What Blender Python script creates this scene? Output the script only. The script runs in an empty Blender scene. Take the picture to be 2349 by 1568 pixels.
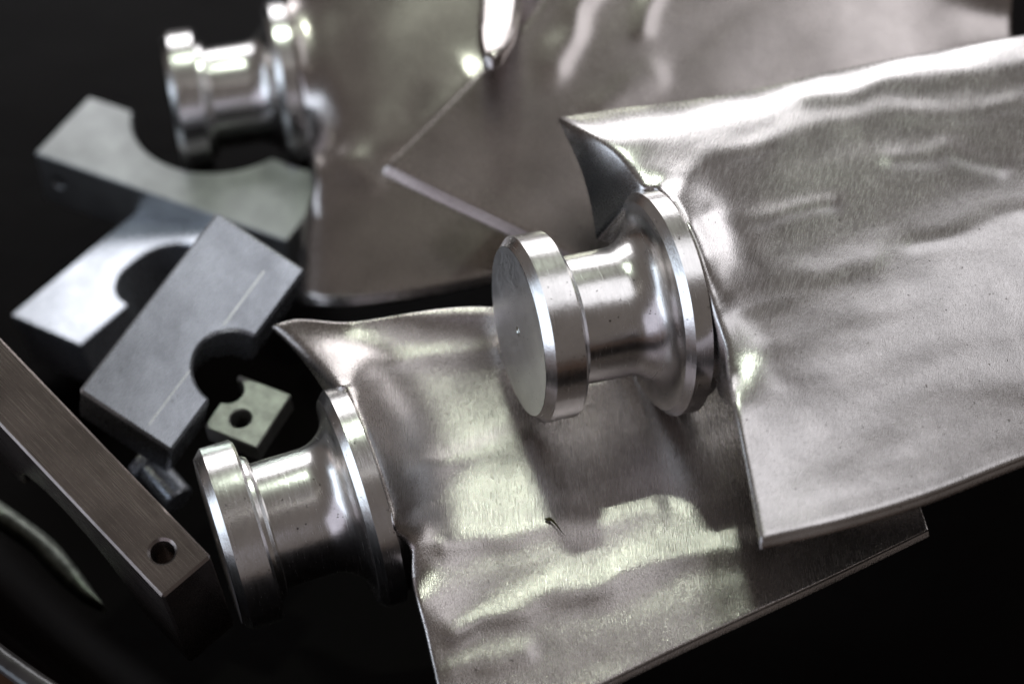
import bpy, bmesh, math, random
from mathutils import Vector, Matrix, noise
random.seed(7)
sc = bpy.context.scene
col = sc.collection

# ------------------------------------------------------------ camera, world, lamps
PITCH = math.radians(45)
TARGET = Vector((0, 0, .12)); FOCUS = .60
R_ = Vector((1, 0, 0)); U_ = Vector((0, math.sin(PITCH), math.cos(PITCH))); V_ = Vector((0, -math.cos(PITCH), math.sin(PITCH)))
CAM = TARGET + V_ * FOCUS
cd = bpy.data.cameras.new('camera'); cam = bpy.data.objects.new('camera', cd); col.objects.link(cam)
cam.matrix_world = Matrix((( R_.x, U_.x, V_.x, CAM.x), (R_.y, U_.y, V_.y, CAM.y), (R_.z, U_.z, V_.z, CAM.z), (0, 0, 0, 1)))
cd.lens = 70; cd.sensor_width = 36; cd.clip_start = .02; cd.clip_end = 60
cd.dof.use_dof = True; cd.dof.focus_distance = .585; cd.dof.aperture_fstop = 5.6
sc.camera = cam

w = bpy.data.worlds.new('World'); sc.world = w; w.use_nodes = True
w.node_tree.nodes['Background'].inputs[0].default_value = (.116, .102, .095, 1)
w.node_tree.nodes['Background'].inputs[1].default_value = 1.0

def lamp(name, loc, size, radiance, color, aim=Vector((0, 0, .1))):
    d = bpy.data.lights.new(name, 'AREA'); d.shape = 'RECTANGLE'; d.size, d.size_y = size
    d.energy = radiance * math.pi * size[0] * size[1]; d.color = color
    o = bpy.data.objects.new(name, d); col.objects.link(o); o.location = loc
    o.rotation_euler = (Vector(loc) - aim).to_track_quat('Z', 'Y').to_euler()
    return o
def sph(az, el, d):   # az 0 = far side (+Y), positive = right
    a, e = math.radians(az), math.radians(el)
    return Vector((math.sin(a) * math.cos(e) * d, math.cos(a) * math.cos(e) * d, math.sin(e) * d + .1))
lamp('window_far', sph(-8, 22, 2.6), (2.3, 1.1), 4.0, (.96, .96, 1.0))
lamp('ceiling_lamp', sph(-9, 60, 1.5), (.09, .025), 540, (.87, 1.0, .84))
lamp('ceiling_lamp_rear', sph(15, 106, 2.0), (1.2, .03), 1.6, (1, .97, .9))
lamp('window_behind', sph(205, 17, 2.6), (3.4, 1.7), .65, (.82, .82, 1.0))
lamp('window_left', sph(-106, 11, 2.2), (1.8, 1.2), 2.2, (.72, .84, 1.0))

lamp('side_fill', sph(84, 66, 2.0), (1.3, 1.1), 1.25, (.93, .94, 1.0))  # added unseen soft fill from high right, brightens blade and tilted block
lamp('window_far_side', sph(44, 13, 2.5), (1.1, .8), 2.5, (.95, .95, 1.0))

sc.view_settings.view_transform = 'Standard'; sc.view_settings.look = 'None'
sc.view_settings.exposure = .14; sc.view_settings.gamma = 1
sc.cycles.use_denoising = True
sc.cycles.max_bounces = 8

# ------------------------------------------------------------ placing things in the place
K = 36 / 70 / 2349
P = K * .60                                   # metres that one unit of the plan spans at the working distance
def ray(x, y): return R_ * ((x - 1174.5) * K) - U_ * ((y - 784) * K) - V_
def at(x, y, d): return CAM + ray(x, y) * d
def atz(x, y, z):
    r = ray(x, y); return CAM + r * ((z - CAM.z) / r.z)
def camvec(v): return R_ * v[0] + U_ * v[1] + V_ * v[2]

def tag(o, label=None, cat=None, group=None, kind=None):
    if label: o['label'] = label
    if cat: o['category'] = cat
    if group: o['group'] = group
    if kind: o['kind'] = kind
    return o
def empty(name, loc):
    o = bpy.data.objects.new(name, None); o.empty_display_size = .01; col.objects.link(o); o.location = loc; return o
def mesh(name, verts, faces, mat, parent=None, smooth=True, origin=None):
    org = Vector(parent.location) if parent is not None and parent.type == 'EMPTY' else Vector((0, 0, 0))
    if origin is not None: org = Vector(origin)
    m = bpy.data.meshes.new(name); m.from_pydata([Vector(v) - org for v in verts], [], faces)
    bm = bmesh.new(); bm.from_mesh(m); bmesh.ops.recalc_face_normals(bm, faces=bm.faces); bm.to_mesh(m); bm.free()
    if smooth: m.polygons.foreach_set('use_smooth', [True] * len(m.polygons))
    m.materials.append(mat)
    o = bpy.data.objects.new(name, m); col.objects.link(o)
    if parent is not None: o.parent = parent
    elif origin is not None: o.location = origin
    return o

# ------------------------------------------------------------ materials
def nt(name):
    m = bpy.data.materials.new(name); m.use_nodes = True
    n = m.node_tree.nodes; l = m.node_tree.links
    return m, n, l, n['Principled BSDF']
def add(n, t, **kw):
    o = n.new(t)
    for k, v in kw.items():
        if k in o.inputs: o.inputs[k].default_value = v
        else: setattr(o, k, v)
    return o
def ramp(n, stops):
    r = n.new('ShaderNodeValToRGB'); e = r.color_ramp.elements
    e[0].position, e[0].color = stops[0][0], (*stops[0][1], 1); e[1].position, e[1].color = stops[-1][0], (*stops[-1][1], 1)
    for p, c in stops[1:-1]:
        x = e.new(p); x.color = (*c, 1)
    return r
def metal(name, base, rough, grain=(2600, 320, 2600), gstr=.18, blotch=70, rot=0, rvar=.08, dark=.75, spots=True, gdist=.00006, spark=0):
    m, n, l, b = nt(name)
    tc = n.new('ShaderNodeTexCoord')
    mp = add(n, 'ShaderNodeMapping'); mp.inputs['Rotation'].default_value = (0, 0, rot); l.new(tc.outputs['Object'], mp.inputs[0])
    mg = add(n, 'ShaderNodeMapping'); mg.inputs['Scale'].default_value = grain; l.new(mp.outputs[0], mg.inputs[0])
    g = add(n, 'ShaderNodeTexNoise', Scale=1.0, Detail=4.0, Roughness=.65); l.new(mg.outputs[0], g.inputs['Vector'])
    f = add(n, 'ShaderNodeTexNoise', Scale=float(blotch), Detail=6.0, Roughness=.62); l.new(tc.outputs['Object'], f.inputs['Vector'])
    bp = add(n, 'ShaderNodeBump', Strength=gstr, Distance=gdist); l.new(g.outputs[0], bp.inputs['Height'])
    b2 = add(n, 'ShaderNodeBump', Strength=.25, Distance=.0004); l.new(f.outputs[0], b2.inputs['Height']); l.new(bp.outputs[0], b2.inputs['Normal'])
    nrm = b2.outputs[0]
    if spark:
        sp = add(n, 'ShaderNodeTexNoise', Scale=3100.0, Detail=1.0, Roughness=.5); l.new(tc.outputs['Object'], sp.inputs['Vector'])
        b3 = add(n, 'ShaderNodeBump', Strength=spark, Distance=.00012); l.new(sp.outputs[0], b3.inputs['Height']); l.new(nrm, b3.inputs['Normal']); nrm = b3.outputs[0]
    l.new(nrm, b.inputs['Normal'])
    c = ramp(n, [(.30, tuple(x * dark for x in base)), (.62, base)]); l.new(f.outputs[0], c.inputs[0])
    out = c.outputs[0]
    if spots:
        s = add(n, 'ShaderNodeTexNoise', Scale=900.0, Detail=2.0, Roughness=.5); l.new(tc.outputs['Object'], s.inputs['Vector'])
        sr = ramp(n, [(.235, (.12, .10, .09)), (.30, (1, 1, 1))]); l.new(s.outputs[0], sr.inputs[0])
        mx = n.new('ShaderNodeMix'); mx.data_type = 'RGBA'; mx.blend_type = 'MULTIPLY'; mx.inputs[0].default_value = 1
        l.new(out, mx.inputs[6]); l.new(sr.outputs[0], mx.inputs[7]); out = mx.outputs[2]
    l.new(out, b.inputs['Base Color'])
    mr = add(n, 'ShaderNodeMapRange'); mr.inputs[3].default_value = rough - rvar; mr.inputs[4].default_value = rough + rvar
    mr.inputs[1].default_value = .3; mr.inputs[2].default_value = .7
    l.new(g.outputs[0], mr.inputs[0]); l.new(mr.outputs[0], b.inputs['Roughness'])
    b.inputs['Metallic'].default_value = 1
    return m
M_foil = metal('ground_steel', (.60, .575, .56), .26, grain=(2400, 110, 2400), rot=.30, gstr=.7, rvar=.06, spark=.26, gdist=.00007)
M_foil2 = metal('ground_steel_vertical', (.53, .49, .465), .26, grain=(2400, 130, 2400), rot=-.05, gstr=.55, rvar=.06, spark=.75, gdist=.00007)
M_back = metal('ground_steel_back', (.52, .475, .45), .25, grain=(2400, 130, 2400), rot=.5, gstr=.3, rvar=.05, blotch=45, spots=False)
M_turn = metal('turned_steel', (.80, .78, .76), .24, grain=(120, 120, 2200), gstr=.22, blotch=120, rvar=.04, dark=.85)
M_face = metal('faced_steel', (.74, .73, .72), .46, grain=(900, 900, 900), gstr=.1, blotch=40, dark=.85, spots=False)
M_block = metal('milled_steel', (.54, .57, .62), .26, grain=(260, 2200, 260), gstr=.25, blotch=28, dark=.5, rvar=.08)
M_bar = metal('milled_bar_steel', (.30, .255, .235), .25, grain=(60, 2400, 2400), gstr=.4, blotch=45, dark=.6)
M_block_dark = metal('stained_dimmed_milled_steel', (.36, .37, .37), .36, grain=(260, 2200, 260), gstr=.25, blotch=45, dark=.6, rvar=.08)  # stained, and toned down to stand in for a dimmer reflection
M_lug = metal('frosted_lug_steel', (.40, .40, .38), .36, grain=(900, 900, 900), gstr=.4, blotch=200, dark=.6, spark=.6)
def face_mat():
    m = metal('faced_disc_steel', (.80, .79, .78), .42, grain=(700, 700, 700), gstr=.1, blotch=50, dark=.8, spots=True)
    n = m.node_tree.nodes; l = m.node_tree.links; b = n['Principled BSDF']; tc = [x for x in n if x.type == 'TEX_COORD'][0]
    wv = n.new('ShaderNodeTexWave'); wv.wave_type = 'RINGS'; wv.rings_direction = 'Z'; wv.inputs['Scale'].default_value = 420; wv.inputs['Distortion'].default_value = .6
    l.new(tc.outputs['Object'], wv.inputs['Vector']); bp = n.new('ShaderNodeBump'); bp.inputs['Strength'].default_value = .35; bp.inputs['Distance'].default_value = .00005
    l.new(wv.outputs[1], bp.inputs['Height']); old = b.inputs['Normal'].links[0].from_socket; l.new(old, bp.inputs['Normal']); l.new(bp.outputs[0], b.inputs['Normal'])
    return m
M_disc = face_mat()
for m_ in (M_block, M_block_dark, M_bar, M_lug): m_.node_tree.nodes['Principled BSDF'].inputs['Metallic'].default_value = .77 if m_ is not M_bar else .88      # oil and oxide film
def plastic(name, base, rough, sc_=30, bump=.3, spec=.06):
    m, n, l, b = nt(name); tc = n.new('ShaderNodeTexCoord')
    f = add(n, 'ShaderNodeTexNoise', Scale=float(sc_), Detail=6.0); l.new(tc.outputs['Object'], f.inputs['Vector'])
    c = ramp(n, [(.35, tuple(x * .5 for x in base)), (.65, base)]); l.new(f.outputs[0], c.inputs[0]); l.new(c.outputs[0], b.inputs['Base Color'])
    bp = add(n, 'ShaderNodeBump', Strength=bump, Distance=.002); l.new(f.outputs[0], bp.inputs['Height']); l.new(bp.outputs[0], b.inputs['Normal'])
    b.inputs['Roughness'].default_value = rough
    b.inputs['Specular IOR Level'].default_value = spec
    return m
M_tub = plastic('black_plastic', (.002, .0012, .001), .34, 7, bump=.8, spec=.05)
M_tub.node_tree.nodes['Principled BSDF'].inputs['IOR'].default_value = 1.22
M_rim = plastic('worn_plastic_rim', (.05, .045, .045), .22, 60, spec=.5)
M_ground = plastic('brown_floor', (.16, .085, .05), .6, 40)
M_swarf = plastic('blued_swarf', (.05, .045, .015), .35, 400)
M_line = metal('pale_line_steel', (.75, .78, .74), .25, spots=False)

# ------------------------------------------------------------ small maths
def poly(pts, t):                               # Catmull-Rom by chord length
    n = len(pts); d = [0]
    for i in range(1, n): d.append(d[-1] + math.dist(pts[i - 1], pts[i]))
    s = t * d[-1]
    for i in range(n - 1):
        if s <= d[i + 1] or i == n - 2:
            f = (s - d[i]) / max(1e-9, d[i + 1] - d[i])
            p0 = pts[max(0, i - 1)]; p1 = pts[i]; p2 = pts[i + 1]; p3 = pts[min(n - 1, i + 2)]
            o = []
            for k in range(2):
                m1 = (p2[k] - p0[k]) * .5; m2 = (p3[k] - p1[k]) * .5
                if i == 0: m1 = p2[k] - p1[k]
                if i == n - 2: m2 = p2[k] - p1[k]
                # tangents limited by segment length
                L = math.dist(p1, p2)
                a0 = math.dist(p0, p2) / 2 or 1; a3 = math.dist(p1, p3) / 2 or 1
                m1 *= min(1, L / a0); m2 *= min(1, L / a3)
                f2, f3 = f * f, f * f * f
                o.append((2*f3-3*f2+1)*p1[k] + (f3-2*f2+f)*m1 + (-2*f3+3*f2)*p2[k] + (f3-f2)*m2)
            return tuple(o)
def segdist(x, y, pts):
    best = 1e9; side = 0
    for (ax, ay), (bx, by) in zip(pts, pts[1:]):
        dx, dy = bx - ax, by - ay; q = dx * dx + dy * dy
        t = max(0, min(1, ((x - ax) * dx + (y - ay) * dy) / q)); d = math.hypot(x - ax - t * dx, y - ay - t * dy)
        if d < best: best = d
    return best
def gauss(x, y, cx, cy, sx, sy, ang=0):
    a = math.radians(ang); dx, dy = x - cx, y - cy
    u = dx * math.cos(a) - dy * math.sin(a); v = dx * math.sin(a) + dy * math.cos(a)
    return math.exp(-(u * u) / (sx * sx) - (v * v) / (sy * sy))
def lerp_pts(pts, x):                            # piecewise-linear smooth table
    if x <= pts[0][0]: return pts[0][1]
    for (a, b), (c, d) in zip(pts, pts[1:]):
        if x <= c:
            t = (x - a) / (c - a); t = t * t * (3 - 2 * t); return b + (d - b) * t
    return pts[-1][1]
def params(n, edge=.0016):
    a = [0, edge, edge * 3, edge * 6, edge * 11]
    mid = [edge * 18 + (1 - edge * 36) * i / (n - 1) for i in range(n)]
    return a + mid + [1 - x for x in reversed(a)]

def foil(parent, root, tip, top, bot, zf, thick, mat, nu=130, nv=110, rnd=.0022, lean=None, name='foil'):
    """root/tip run from top edge to bottom edge, top/bot from root to tip; a solid airfoil section"""
    us, vs = params(nu), params(nv)
    T = [poly(top, u) for u in us]; B = [poly(bot, u) for u in us]
    Lf = [poly(root, v) for v in vs]; Rt = [poly(tip, v) for v in vs]
    c00, c01, c10, c11 = root[0], root[-1], tip[0], tip[-1]
    Lu = math.dist(root[len(root)//2], tip[len(tip)//2]) * P; Lv = math.dist(root[0], root[-1]) * P * 1.3
    vt = []; vb = []
    for i, u in enumerate(us):
        for j, v in enumerate(vs):
            p = []
            for k in range(2):
                p.append((1-v)*T[i][k] + v*B[i][k] + (1-u)*Lf[j][k] + u*Rt[j][k]
                         - ((1-u)*(1-v)*c00[k] + (1-u)*v*c01[k] + u*(1-v)*c10[k] + u*v*c11[k]))
            q = atz(p[0], p[1], zf(p[0], p[1]))
            t = thick(u, v)
            r = min(rnd, t * .45)
            d = min(min(u, 1 - u) * Lu, min(v, 1 - v) * Lv)
            drop = r * (1 - math.sqrt(max(0, 1 - (1 - d / r) ** 2))) if d < r else 0
            vt.append(q - Vector((0, 0, drop)))
            ln = lean(u, v) if lean else Vector((0, 0, 0))
            fl = max(0, 1 - (1 - v) * Lv / .004)
            vb.append(q + Vector((0, -.6 * min(t, .0024) * fl, -t + drop * .8)) + ln)
    nV = len(vs); N = len(vt); F = []
    for i in range(len(us) - 1):
        for j in range(nV - 1):
            a = i * nV + j; F.append((a, a + 1, a + nV + 1, a + nV)); F.append((N + a, N + a + nV, N + a + nV + 1, N + a + 1))
    for i in range(len(us) - 1):
        a = i * nV; F.append((a, a + nV, N + a + nV, N + a)); a += nV - 1; F.append((a, N + a, N + a + nV, a + nV))
    for j in range(nV - 1):
        a = j; F.append((a, N + a, N + a + 1, a + 1)); a = (len(us) - 1) * nV + j; F.append((a, a + 1, N + a + 1, N + a))
    return mesh(name, vt + vb, F, mat, parent)

def lathe(name, prof, M, mat, parent, seg=160, dx=0):
    """prof: (s along axis, radius) in plan units; hard corners get doubled rings"""
    m = bpy.data.meshes.new(name); bm = bmesh.new(); rings = []
    for s, r in prof:
        if r < 1e-6: rings.append([bm.verts.new((0, 0, s * P))]); continue
        rings.append([bm.verts.new((r * P * math.cos(2*math.pi*k/seg), r * P * math.sin(2*math.pi*k/seg), s * P)) for k in range(seg)])
    for A, B in zip(rings, rings[1:]):
        for k in range(seg):
            k2 = (k + 1) % seg
            if len(A) == 1: bm.faces.new((A[0], B[k], B[k2]))
            elif len(B) == 1: bm.faces.new((A[k], B[0], A[k2]))
            else: bm.faces.new((A[k], B[k], B[k2], A[k2]))
    bmesh.ops.recalc_face_normals(bm, faces=bm.faces)
    for f in bm.faces: f.smooth = True
    for e in bm.edges:
        if len(e.link_faces) == 2 and e.calc_face_angle(0) > math.radians(22): e.smooth = False
    bm.to_mesh(m); bm.free(); m.materials.append(mat)
    o = bpy.data.objects.new(name, m); col.objects.link(o); o.parent = parent
    o.matrix_basis = Matrix.Translation(-Vector(parent.location)) @ M
    return o
def arc(cs, cr, rad, a0, a1, n=12):
    return [(cs + rad * math.cos(math.radians(a0 + (a1 - a0) * i / n)), cr + rad * math.sin(math.radians(a0 + (a1 - a0) * i / n))) for i in range(n + 1)]

def trunnion(parent, px, depth, axis, k=1.0, sink=.0025, boss=100):
    z = camvec(axis).normalized(); x = z.orthogonal().normalized(); y = z.cross(x)
    o = at(px[0], px[1], depth)
    M = Matrix(((x.x, y.x, z.x, o.x), (x.y, y.y, z.y, o.y), (x.z, y.z, z.z, o.z), (0, 0, 0, 1)))
    S = lambda pr: [(a * k, b * k) for a, b in pr]
    lathe('end_disc', S([(309, 0), (309, 150), (311, 160), (311, 196), (292, 216), (223, 216), (216, 208), (216, 160), (216, 100)]), M, M_turn, parent)
    lathe('disc_face', S([(311.6, 7), (311.6, 195)]), M, M_disc, parent)
    lathe('centre_mark', S([(305, 0), (312.2, 8), (312.2, 11), (311.2, 12)]), M, M_line, parent, 32)
    lathe('collar', S([(217, 172), (205, 171), (197, 166), (194, 158), (192, 148)]), M, M_turn, parent)
    lathe('neck', S([(200, 149), (150, 150), (84, 150)] + arc(80, 230, 80, 270, 180, 16) + [(-4, 232)]), M, M_turn, parent)
    lathe('flange', S([(-3, 200), (0, 228), (0, 244), (-17, 262), (-58, 262), (-60, 259), (-60, 200)]), M, M_turn, parent)
    lathe('root_boss', S([(-55, 228), (-64, 226), (-boss, 220), (-boss, 60)]), Matrix.Translation((0, 0, -sink)) @ M, M_turn, parent)
    return M

def project(p):
    q = p - CAM; D = -q.dot(V_); return (q.dot(R_) / (K * D) + 1174.5, 784 - q.dot(U_) / (K * D))
def ring_anchor(M, s, r, angs):
    z = M.to_3x3().col[2]; x = U_.cross(z).normalized(); y = z.cross(x); out = []
    for a in angs:
        c, q = math.cos(math.radians(a)), math.sin(math.radians(a))
        p = M.translation + (z * s + x * r * c + y * r * q) * P
        out.append((*project(p), p.z))
    return out
def anchored(x, y, base, anc, D, p=1.35):
    best = 1e9; sw = 0; sz = 0
    for (ax, ay, az), (bx, by, bz) in zip(anc, anc[1:]):
        dx, dy = bx - ax, by - ay; q = dx * dx + dy * dy + 1e-9
        t = max(0, min(1, ((x - ax) * dx + (y - ay) * dy) / q)); best = min(best, math.hypot(x - ax - t * dx, y - ay - t * dy))
        for k in range(6):
            f = (k + .5) / 6; wi = math.sqrt(q) / ((x - ax - f * dx) ** 2 + (y - ay - f * dy) ** 2 + 30) ** 1.5
            sw += wi; sz += wi * (az + (bz - az) * f)
    zt = sz / sw
    w_ = math.exp(-(best / D) ** p)
    return base + (zt - base) * w_

# ------------------------------------------------------------ blade one: the big one in front, right
def nz(x, y, s, ang, amp, ratio=5, seed=0):
    a = math.radians(ang); u = x * math.cos(a) - y * math.sin(a); v = x * math.sin(a) + y * math.cos(a)
    return noise.noise(Vector((u / (s * ratio), v / s, seed))) * amp
def ridges(x, y, lst, rel=.5):
    h = 0; x += 22 * noise.noise(Vector((x / 90, y / 90, 2))); y += 22 * noise.noise(Vector((x / 110, y / 110, 8)))
    for pts, amp, wd in lst:
        d = segdist(x, y, pts)
        if d < wd * 3: h += rel * amp * math.exp(-(d / wd) ** 2)
    return h
mm = .001
R1 = [([(1480, 400), (1700, 345), (1950, 275), (2400, 235)], .7*mm, 34),
      ([(1850, 215), (2050, 180), (2400, 150)], .6*mm, 30),
      ([(1640, 500), (1720, 500), (1900, 470)], .6*mm, 26),
      ([(2050, 370), (2180, 340), (2300, 370)], .5*mm, 24),
      ([(1680, 510), (1760, 620), (2000, 600)], -.5*mm, 40),
      ([(2100, 560), (2250, 520), (2400, 480)], .4*mm, 26),
      ([(1500, 450), (1640, 650), (1800, 860)], .3*mm, 34)]
def calm(d, wd=70): return min(1, max(.12, d / wd))
def z1(x, y):
    z = .1385 - (y - 784) * 1.9e-5                      # falls toward the viewer
    z += .003 * gauss(x, y, 1850, 640, 500, 330, 12) - 1.6e-5 * max(0, x - 1700) * (lambda t: t * t * (3 - 2 * t))(min(1, max(0, (y - 300) / 600)))
    z += .007 * gauss(x, y, 1440, 330, 230, 110)
    z = anchored(x, y, z, A1, 92)
    yt = lerp_pts([(1280, 265), (1500, 232), (1700, 205), (1900, 160), (2100, 120), (2349, 72)], x)
    z -= (.0072 - .0035 * min(1, max(0, (x - 1600) / 500))) * math.exp(-max(0, y - yt) / 24)          # rolls over at the far edge
    yb = lerp_pts([(1745, 1238), (1950, 1190), (2130, 1135), (2349, 1050)], x)
    z -= .002 * gauss(x, y, 1745, 1230, 120, 160)
    z += ridges(x, y, R1, .85)
    z += calm(min(yb - y if x > 1745 else 999, 999)) * nz(x + 60 * noise.noise(Vector((x / 300, y / 300, 4))), y + 70 * noise.noise(Vector((x / 260, y / 260, 1))), 100, 14, .24*mm, 2.6) + nz(x, y, 38, 14, .05*mm, 3, 3.3) + nz(x, y, 12, 60, .014*mm, 1.5, 9)
    return z
b1 = empty('turbine_blade', at(1600, 740, .64))
tag(b1, 'uppermost steel turbine blade, the flat round face of its trunnion turned toward us', 'turbine blade', 'cast steel turbine blades heaped in the tub')
T1 = trunnion(b1, (1482, 702), .604, (-.950, -.188, .248))
RING1 = ring_anchor(T1, -60, 263, (84, 62, 40, 20, 2))
A1 = RING1 + [(1622, 735, .1455), (1660, 786, .1415), (1668, 860, .1378)]
foil(b1, [(1280, 265), (1400, 345), (1468, 425)] + [a[:2] for a in RING1] + [(1662, 790), (1668, 860), (1700, 1010), (1745, 1238)],
     [(2700, 20), (2700, 480), (2700, 920)],
     [(1280, 265), (1400, 247), (1500, 235), (1700, 206), (1900, 160), (2100, 120), (2349, 75), (2700, 20)],
     [(1745, 1238), (1950, 1190), (2130, 1135), (2349, 1050), (2700, 920)],
     z1, lambda u, v: .0034 + .0195 * min(1, max(0, v / .215)) * (1 if v < .6 else max(0, 1 - (v - .6) / .12)) * math.exp(-u * 2.2), M_foil, nu=170, nv=150,
     lean=lambda u, v: Vector((-.0125, 0, 0)) * min(1, v / .215) * max(0, 1 - max(0, v - .23) / .15) * math.exp(-u * 12))

# ------------------------------------------------------------ blade two: the lower one with the curl of swarf
R2 = [([(1030, 1235), (1250, 1210), (1500, 1170)], .6*mm, 30),
      ([(1040, 1440), (1250, 1370), (1500, 1290), (1720, 1250)], .9*mm, 34),
      ([(960, 1070), (1100, 1040), (1220, 1000)], .7*mm, 30),
      ([(760, 830), (900, 830), (1140, 810)], .7*mm, 28),
      ([(1040, 1540), (1190, 1490)], .5*mm, 26),
      ([(800, 930), (900, 1080), (1010, 1240)], .35*mm, 32)]
def z2(x, y):
    z = .0915 - (y - 1100) * 3.0e-5 + (x - 1300) * .4e-5
    z += .003 * gauss(x, y, 1150, 1150, 420, 300, 10)
    z = anchored(x, y, z, A2, 75)
    z -= .010 * gauss(x, y, 1480, 850, 380, 250, 8)
    z += .0065 * math.exp(-max(0, y - 722) / 95) * min(1, max(0, (x - 640) / 160))
    z -= .006 * gauss(x, y, 2100, 1220, 260, 120, 15)
    yb = 1215 + (2130 - x) * .47
    z += ridges(x, y, R2, 1.0) + nz(x + 60 * noise.noise(Vector((x / 300, y / 300, 4))), y + 70 * noise.noise(Vector((x / 260, y / 260, 1))), 100, 14, .36*mm, 2.4, 5.5) + nz(x, y, 40, 14, .05*mm, 3, 7.3) + nz(x, y, 12, 60, .014*mm, 1.5, 2)
    return z
b2 = empty('turbine_blade', at(1000, 1150, .66))
tag(b2, 'steel turbine blade beneath the uppermost one, with rippled glare and a curl of swarf', 'turbine blade', 'cast steel turbine blades heaped in the tub')
T2 = trunnion(b2, (798, 1149), .606, (-.940, -.280, .193), sink=.0035, boss=98)
RING2 = ring_anchor(T2, -60, 263, (78, 58, 38, 18, 0))
A2 = RING2 + [(902, 1195, .1035), (925, 1219, .098), (942, 1256, .092), (945, 1330, .086)]
foil(b2, [(622, 742), (700, 815), (765, 888)] + [a[:2] for a in RING2] + [(902, 1195), (925, 1219), (942, 1256), (945, 1330), (975, 1450), (1010, 1610), (1040, 1760)],
     [(2105, 1130), (2118, 1170), (2132, 1212)],
     [(622, 742), (680, 728), (800, 735), (1100, 700), (1600, 760), (1950, 980), (2105, 1130)],
     [(1040, 1760), (1300, 1612), (1500, 1512), (1700, 1418), (1900, 1325), (2132, 1212)],
     z2, lambda u, v: .0027 + .014 * math.exp(-((v - .30) / .17) ** 2) * math.exp(-u * 2.5), M_foil2, nu=170, nv=150)

# ------------------------------------------------------------ blade three: upper left, out of focus
R3 = [([(745, 60), (770, 300), (830, 420)], .8*mm, 40), ([(800, 370), (950, 300), (1080, 180)], 2.6*mm, 50),
      ([(735, 330), (780, 370), (860, 400)], .8*mm, 30), ([(690, 560), (740, 440), (770, 400)], .8*mm, 30)]
def z3(x, y):
    z = .064 + (x - 660) * 1.4e-5 - (y - 400) * 7.5e-5
    z = anchored(x, y, z, A3, 60)
    z -= .010 * math.exp(-max(0, (x - 668) + (y - 660) * .1) / 30) * (1 if y > 400 else 0) * min(1, max(0, (y - 400) / 100))
    yb = lerp_pts([(665, 672), (800, 688), (900, 672), (1140, 628), (1300, 590)], x)
    z += ridges(x, y, R3) + nz(x, y, 130, 60, .8*mm, 2, 15.5)
    return z
b3 = empty('turbine_blade', at(900, 300, .80))
tag(b3, 'blurred turbine blade at the back whose trunnion sits over the half bore of a block', 'turbine blade', 'cast steel turbine blades heaped in the tub')
T3 = trunnion(b3, (632, 205), .79, (-.975, -.17, .13))
RING3 = ring_anchor(T3, -60, 264, (80, 55, 30, 5, -20, -45))
A3 = RING3
foil(b3, [(640, -140), (642, -40)] + [a[:2] for a in RING3] + [(722, 400), (690, 520), (667, 665)],
     [(1500, -140), (1450, 200), (1400, 560)],
     [(640, -140), (1000, -150), (1500, -140)],
     [(667, 665), (700, 682), (800, 686), (900, 674), (1000, 657), (1140, 628), (1400, 560)],
     z3, lambda u, v: .0036 + .014 * math.exp(-((v - .4) / .2) ** 2) * math.exp(-u * 2.5), M_back, nu=110, nv=100)

# ------------------------------------------------------------ blade four: tip wedge laid across blade three
R4 = [([(1270, 150), (1310, 60), (1350, -40)], 1.4*mm, 34), ([(1480, 60), (1500, -20)], 1.0*mm, 24), ([(1380, 250), (1500, 170)], .6*mm, 30)]
def z4(x, y):
    z = .098 + (x - 880) * .2e-5 - (y - 380) * 8.0e-5
    z -= .006 * gauss(x, y, 2300, 60, 200, 120)
    yb = 385 + (x - 880) * .475
    z += ridges(x, y, R4) + nz(x, y, 140, 40, .5*mm, 2, 25.5)
    return z
b4 = empty('turbine_blade', at(1500, 350, .76))
tag(b4, 'brown tinted blade whose pointed corner crosses the blurred blade behind the sharp trunnion', 'turbine blade', 'cast steel turbine blades heaped in the tub')
foil(b4, [(1330, -160), (1230, 10), (1140, 118), (1060, 200), (970, 290), (878, 378)],
     [(2330, -60), (2322, 40), (2330, 330), (2250, 560)],
     [(1330, -160), (1800, -180), (2330, -60)],
     [(878, 378), (1000, 440), (1150, 512), (1290, 582), (1450, 650), (1800, 700), (2250, 560)],
     z4, lambda u, v: .0046, M_back, nu=110, nv=110)

# blade five: only its thick rounded edge shows at the top
def z5(x, y):
    return .136 - .0014 * ((x - 1148) / 46) ** 2 + (y - 60) * 5e-5 * (1 if y < 60 else .2)
b5 = empty('turbine_blade', at(1150, 20, .76))
tag(b5, 'thick bright rounded blade edge at the top of the photo, above the pointed corner', 'turbine blade', 'cast steel turbine blades heaped in the tub')
foil(b5, [(1108, -160), (1104, -60), (1098, 20), (1096, 80), (1108, 128)],
     [(1240, -160), (1205, -60), (1192, 20), (1180, 75), (1150, 118)],
     [(1108, -160), (1170, -165), (1240, -160)],
     [(1108, 128), (1130, 132), (1150, 118)],
     z5, lambda u, v: .006, M_back, nu=30, nv=40, rnd=.004)

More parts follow.
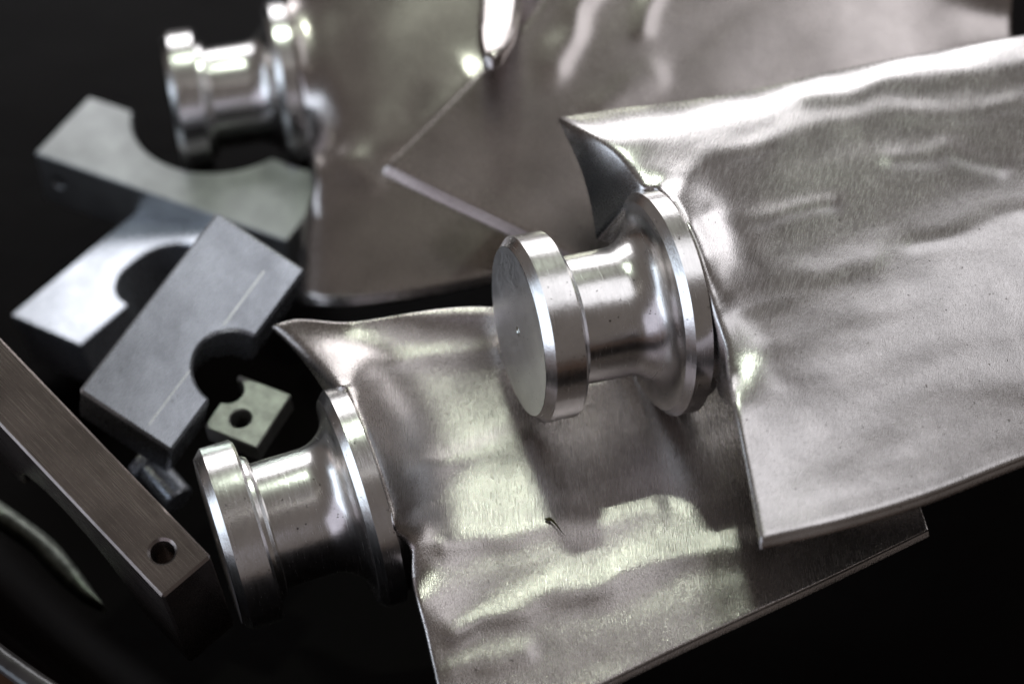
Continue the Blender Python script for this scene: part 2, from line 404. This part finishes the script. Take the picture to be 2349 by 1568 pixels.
# ------------------------------------------------------------ clamp blocks
def frame(n_cam, e1_img):
    n = Vector(n_cam).normalized(); d = -(n.x * e1_img[0] + n.y * e1_img[1]) / n.z
    e1 = Vector((e1_img[0], e1_img[1], d)).normalized(); e2 = n.cross(e1).normalized()
    return camvec(e1), camvec(e2), camvec(n)
def box_with_bore(name, parent, o, e1, e2, e3, L, D, T, bore, mat, holes=(), side=1, bevel=4):
    """profile in e1 (length L) x e2 (depth D), pushed along e3 by T (plan units); bore = (centre along e1, radius), half circle
    opening on the e2 = D side (side=1) or e2 = 0 side (side=0); holes = (axis, a, b, r)"""
    m = bpy.data.meshes.new(name); bm = bmesh.new()
    c_, hw, dp = bore if len(bore) == 3 else (bore[0], bore[1], bore[1])
    Rr = (hw * hw + dp * dp) / (2 * dp); a_ = math.asin(min(1, hw / Rr)); a_ = a_ if dp <= hw else math.pi - a_
    seg_ = [(c_ + Rr * math.sin(a_ * (1 - i / 20)), Rr * math.cos(a_ * (1 - i / 20)) - Rr * math.cos(a_)) for i in range(0, 41)]
    if True: pts = [(0, 0), (L, 0), (L, D)] + [(x_, D - y_) for x_, y_ in seg_] + [(0, D)]
    if not side: pts = [(x_, D - y_) for x_, y_ in pts]
    if False: pts = [(0, 0), (L, 0), (L, D), (bore[0] + bore[1], D)] + [(bore[0] + bore[1] * math.cos(math.pi * i / 40), D - bore[1] * math.sin(math.pi * i / 40)) for i in range(1, 40)] + [(bore[0] - bore[1], D), (0, D)]
    a = [bm.verts.new((x * P, y * P, 0)) for x, y in pts]; b = [bm.verts.new((x * P, y * P, T * P)) for x, y in pts]
    n = len(pts); bm.faces.new(a); bm.faces.new(list(reversed(b)))
    for i in range(n): bm.faces.new((a[i], b[i], b[(i + 1) % n], a[(i + 1) % n]))
    bmesh.ops.recalc_face_normals(bm, faces=bm.faces); bm.to_mesh(m); bm.free(); m.materials.append(mat)
    ob = bpy.data.objects.new(name, m); col.objects.link(ob)
    cutters = []
    for ax, u, v, r in holes:
        cm = bpy.data.meshes.new('cut'); cb = bmesh.new(); bmesh.ops.create_cone(cb, cap_ends=True, segments=40, radius1=r * P, radius2=r * P, depth=(280 if ax == 'e2' else 900) * P)
        if ax == 'e2': bmesh.ops.rotate(cb, cent=(0, 0, 0), matrix=Matrix.Rotation(math.pi / 2, 3, 'X'), verts=cb.verts); bmesh.ops.translate(cb, vec=(u * P, 0, v * P), verts=cb.verts)
        else: bmesh.ops.translate(cb, vec=(u * P, v * P, 0), verts=cb.verts)
        cb.to_mesh(cm); cb.free(); c = bpy.data.objects.new('cut', cm); col.objects.link(c); cutters.append(c)
        md = ob.modifiers.new('b', 'BOOLEAN'); md.operation = 'DIFFERENCE'; md.object = c; md.solver = 'EXACT'
    bv = ob.modifiers.new('v', 'BEVEL'); bv.width = bevel * P; bv.segments = 1; bv.limit_method = 'ANGLE'; bv.angle_limit = math.radians(35)
    dg = bpy.context.evaluated_depsgraph_get(); nm = bpy.data.meshes.new_from_object(ob.evaluated_get(dg))
    ob.modifiers.clear(); ob.data = nm; ob.data.name = name
    for c in cutters: bpy.data.objects.remove(c)
    bm = bmesh.new(); bm.from_mesh(nm)
    for f in bm.faces: f.smooth = True
    for e in bm.edges:
        if len(e.link_faces) == 2 and e.calc_face_angle(0) > math.radians(20): e.smooth = False
    bm.to_mesh(nm); bm.free()
    if e1.cross(e2).dot(e3) < 0:                # keep the frame right-handed, local x along the block
        nm.transform(Matrix.Diagonal((1, 1, -1, 1))); nm.flip_normals(); e3 = -e3
    M = Matrix(((e1.x, e2.x, e3.x, o.x), (e1.y, e2.y, e3.y, o.y), (e1.z, e2.z, e3.z, o.z), (0, 0, 0, 1)))
    if parent is None: ob.matrix_world = M
    else:
        ob.parent = parent; ob.matrix_basis = Matrix.Translation(-Vector(parent.location)) @ M
    return ob
G = 'half-bored steel clamp blocks beside the blades'

# F: the block under the blurred trunnion. profile face up, open side away, holed face toward us
e1, e2, n = frame((0, -.68, -.73), (600, -212))
if camvec((0, 1, 0)).dot(e2) < 0: e2 = -e2
o = at(80, 350, .775)
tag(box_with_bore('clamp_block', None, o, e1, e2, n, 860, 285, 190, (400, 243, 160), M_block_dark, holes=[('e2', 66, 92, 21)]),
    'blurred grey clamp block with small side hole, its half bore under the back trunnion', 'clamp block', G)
# G: the block behind, partly covered, bore to the right
e1, e2, n = frame((.22, -.74, -.63), (205, 205))
if R_.dot(e2) < 0: e2 = -e2
o = at(25, 722, .74)
tag(box_with_bore('clamp_block', None, o, e1, e2, n, 560, 305, 172, (325, 138), M_block),
    'half hidden clamp block with pale blue sheen, lying behind the tilted smooth one', 'clamp block', G)
# H: the large tilted block in front of it
e1, e2, n = frame((-.20, -.35, -.915), (285, 425))
if R_.dot(e2) < 0: e2 = -e2
o = at(180, 895, .628)
bH = empty('clamp_block', o + n * .02)
tag(bH, 'smooth grey clamp block tilted over its neighbours, with a thin pale line along its face', 'clamp block', G)
box_with_bore('body', bH, o, e1, e2, n, 585, 268, 185, (262, 98), M_block, bevel=10)
s0 = o + e2 * (186 * P) - n * .00012
def strip(a, b, wd):
    pa, pb = s0 + e1 * (a * P), s0 + e1 * (b * P); q = e2 * (wd * P); h = n * .0003
    vs = [pa - q, pa + q, pb + q, pb - q]; vs += [v + h for v in vs]
    mesh('pale_line', vs, [(0, 1, 2, 3), (4, 5, 6, 7), (0, 1, 5, 4), (1, 2, 6, 5), (2, 3, 7, 6), (3, 0, 4, 7)], M_line, bH, smooth=False)
strip(25, 195, 1.6); strip(340, 520, 1.9)  # thin paler strips standing slightly proud of the face
# I: the bar in the near corner: holed face up, arch on the side that faces us
e1, e2, n = frame((0, -.47, -.88), (485, -440))
if R_.dot(e2) > 0: e2 = -e2
o = at(485, 1275, .572)
tag(box_with_bore('clamp_block', None, o, -e1, n, e2, 800, 430, 138, (410, 225), M_bar, holes=[('e2', 84, 70, 27)], bevel=6),
    'brown bar shaped clamp block with a drilled hole near its end, beside the tub rim', 'clamp block', G)
# J: small notched piece with a hole, catching the green light
e1, e2, n = frame((.05, -.58, -.81), (100, 170))
if R_.dot(e2) < 0: e2 = -e2
o = at(468, 978, .642)
tag(box_with_bore('drilled_lug', None, o, e1, e2, n, 170, 150, 60, (118, 38), M_lug, side=0, holes=[('e3', 58, 70, 27)], bevel=3),
    'small notched lug with a round black hole, lit greenish between block and lower trunnion', 'lug')
# K: short pin end below the tilted block
pk = empty('steel_pin', at(410, 1130, .66))
tag(pk, 'short dull grey pin in the gap between the holed bar and lower trunnion disc', 'pin')
z = camvec((.62, -.62, .35)).normalized(); x = z.orthogonal().normalized(); y = z.cross(x); o = at(350, 1075, .665)
Mk = Matrix(((x.x, y.x, z.x, o.x), (x.y, y.y, z.y, o.y), (x.z, y.z, z.z, o.z), (0, 0, 0, 1)))
lathe('shank', [(0, 0), (0, 40), (110, 40), (116, 36), (116, 0)], Mk, M_block, pk, 48)
lathe('pin_head', [(-30, 0), (-30, 56), (-2, 56), (-2, 36)], Mk, M_block, pk, 6)

# curl of swarf
pts = []
for i in range(40):
    t = i / 39; x = 1250 + 48 * t; y = 1190 + 22 * t - 6 * math.sin(t * 5) + (10 * t * t)
    pts.append(atz(x, y, z2(x, y) + .0006 + .0004 * math.sin(t * math.pi)))
vs = []; fs = []
for i, p in enumerate(pts):
    r = .0006 * (1.05 - i / 40) if i > 8 else .0007 * (.4 + i / 14)
    for k in range(6):
        a = k * math.pi / 3 + i * .15; vs.append(p + Vector((math.cos(a) * r * .5, math.sin(a) * r, math.cos(a) * r * .8)))
for i in range(39):
    for k in range(6): fs.append((i*6+k, i*6+(k+1)%6, (i+1)*6+(k+1)%6, (i+1)*6+k))
fs += [tuple(range(6)), tuple(range(39*6, 40*6))]
tag(mesh('swarf_curl', vs, fs, M_swarf, None, origin=pts[20]), 'tiny dark curl of metal swarf on the rippled lower blade', 'swarf')

# ------------------------------------------------------------ the tub and the floor under it
c0 = atz(40, 1530, .083); 
CX, CY, RAD = .20, .36, 0
RAD = math.hypot(c0.x - CX, c0.y - CY)
tb = empty('parts_tub', (CX, CY, 0))
tag(tb, 'black round plastic tub holding the whole heap of metal parts, thin glossy rim', 'tub')
def tubring(prof, name, mat, seg=220):
    vs = []; fs = []
    for r, zz in prof:
        for k in range(seg):
            a = 2 * math.pi * k / seg; vs.append((CX + r * math.cos(a), CY + r * math.sin(a), zz))
    for i in range(len(prof) - 1):
        for k in range(seg): fs.append((i*seg+k, i*seg+(k+1)%seg, (i+1)*seg+(k+1)%seg, (i+1)*seg+k))
    return vs, fs
vs, fs = tubring([(.001, 0), (RAD * .5, 0), (RAD - .06, 0), (RAD - .045, .003), (RAD - .036, .012), (RAD - .006, .078), (RAD, .080), (RAD - .002, .076), (RAD - .032, .008), (RAD - .06, -.003), (.001, -.003)], 'bin', M_tub)
mesh('basin', vs, fs, M_tub, tb)
pr = [(RAD + .0035 * math.cos(a), .081 + .0028 * math.sin(a)) for a in [2 * math.pi * i / 12 for i in range(13)]]
vs, fs = tubring(pr, 'rim', M_rim, 300); mesh('rim', vs, fs, M_rim, tb)
g = 6
mesh('ground', [(-g, -g, -.006), (g, -g, -.006), (g, g, -.006), (-g, g, -.006)], [(0, 1, 2, 3)], M_ground, None, smooth=False)['kind'] = 'structure'

# added crescent, stands in for the green-lit surface under the near bar's arch
def crescent(zc, th):
    o_ = [(-20, 1135), (60, 1190), (130, 1245), (190, 1318), (240, 1388)]; i_ = [(-20, 1190), (60, 1245), (120, 1308), (180, 1360), (238, 1390)]
    n = 40; zz = lambda y: zc - (y - 1250) * 2.2e-5
    top = [poly(o_, i / n) for i in range(n + 1)]; inn = [poly(i_, i / n) for i in range(n + 1)]
    mid = [((a[0] + b[0]) / 2, (a[1] + b[1]) / 2) for a, b in zip(top, inn)]
    rows = [top, mid, inn]; m_ = 3 * (n + 1)
    vs = [atz(x, y, zz(y) + (.0012 if k == 1 else 0) + .0004 * noise.noise(Vector((x / 14, y / 14, 1)))) for k, rw in enumerate(rows) for x, y in rw]
    vs += [v - Vector((0, 0, th)) for v in vs]; fs = []; N1 = n + 1
    for k in range(2):
        for i in range(n):
            a = k * N1 + i; fs += [(a, a + 1, a + N1 + 1, a + N1), (m_ + a, m_ + a + N1, m_ + a + N1 + 1, m_ + a + 1)]
    for i in range(n):
        fs += [(i, m_ + i, m_ + i + 1, i + 1), (2*N1+i, 2*N1+i+1, m_+2*N1+i+1, m_+2*N1+i)]
    fs += [(0, N1, m_ + N1, m_), (N1, 2*N1, m_ + 2*N1, m_ + N1), (n, m_ + n, m_ + N1 + n, N1 + n), (N1 + n, m_ + N1 + n, m_ + 2*N1 + n, 2*N1 + n)]
    return vs, fs
vs, fs = crescent(.034, .004)
M_crescent = metal('dull_crescent_steel', (.13, .14, .12), .45, grain=(900, 900, 900), gstr=.4, blotch=160, dark=.4)
tag(mesh('lit_crescent_standin', vs, fs, M_crescent, None, origin=vs[10]), 'added crescent standing in for the green lit surface under the near holed bar', 'standin')
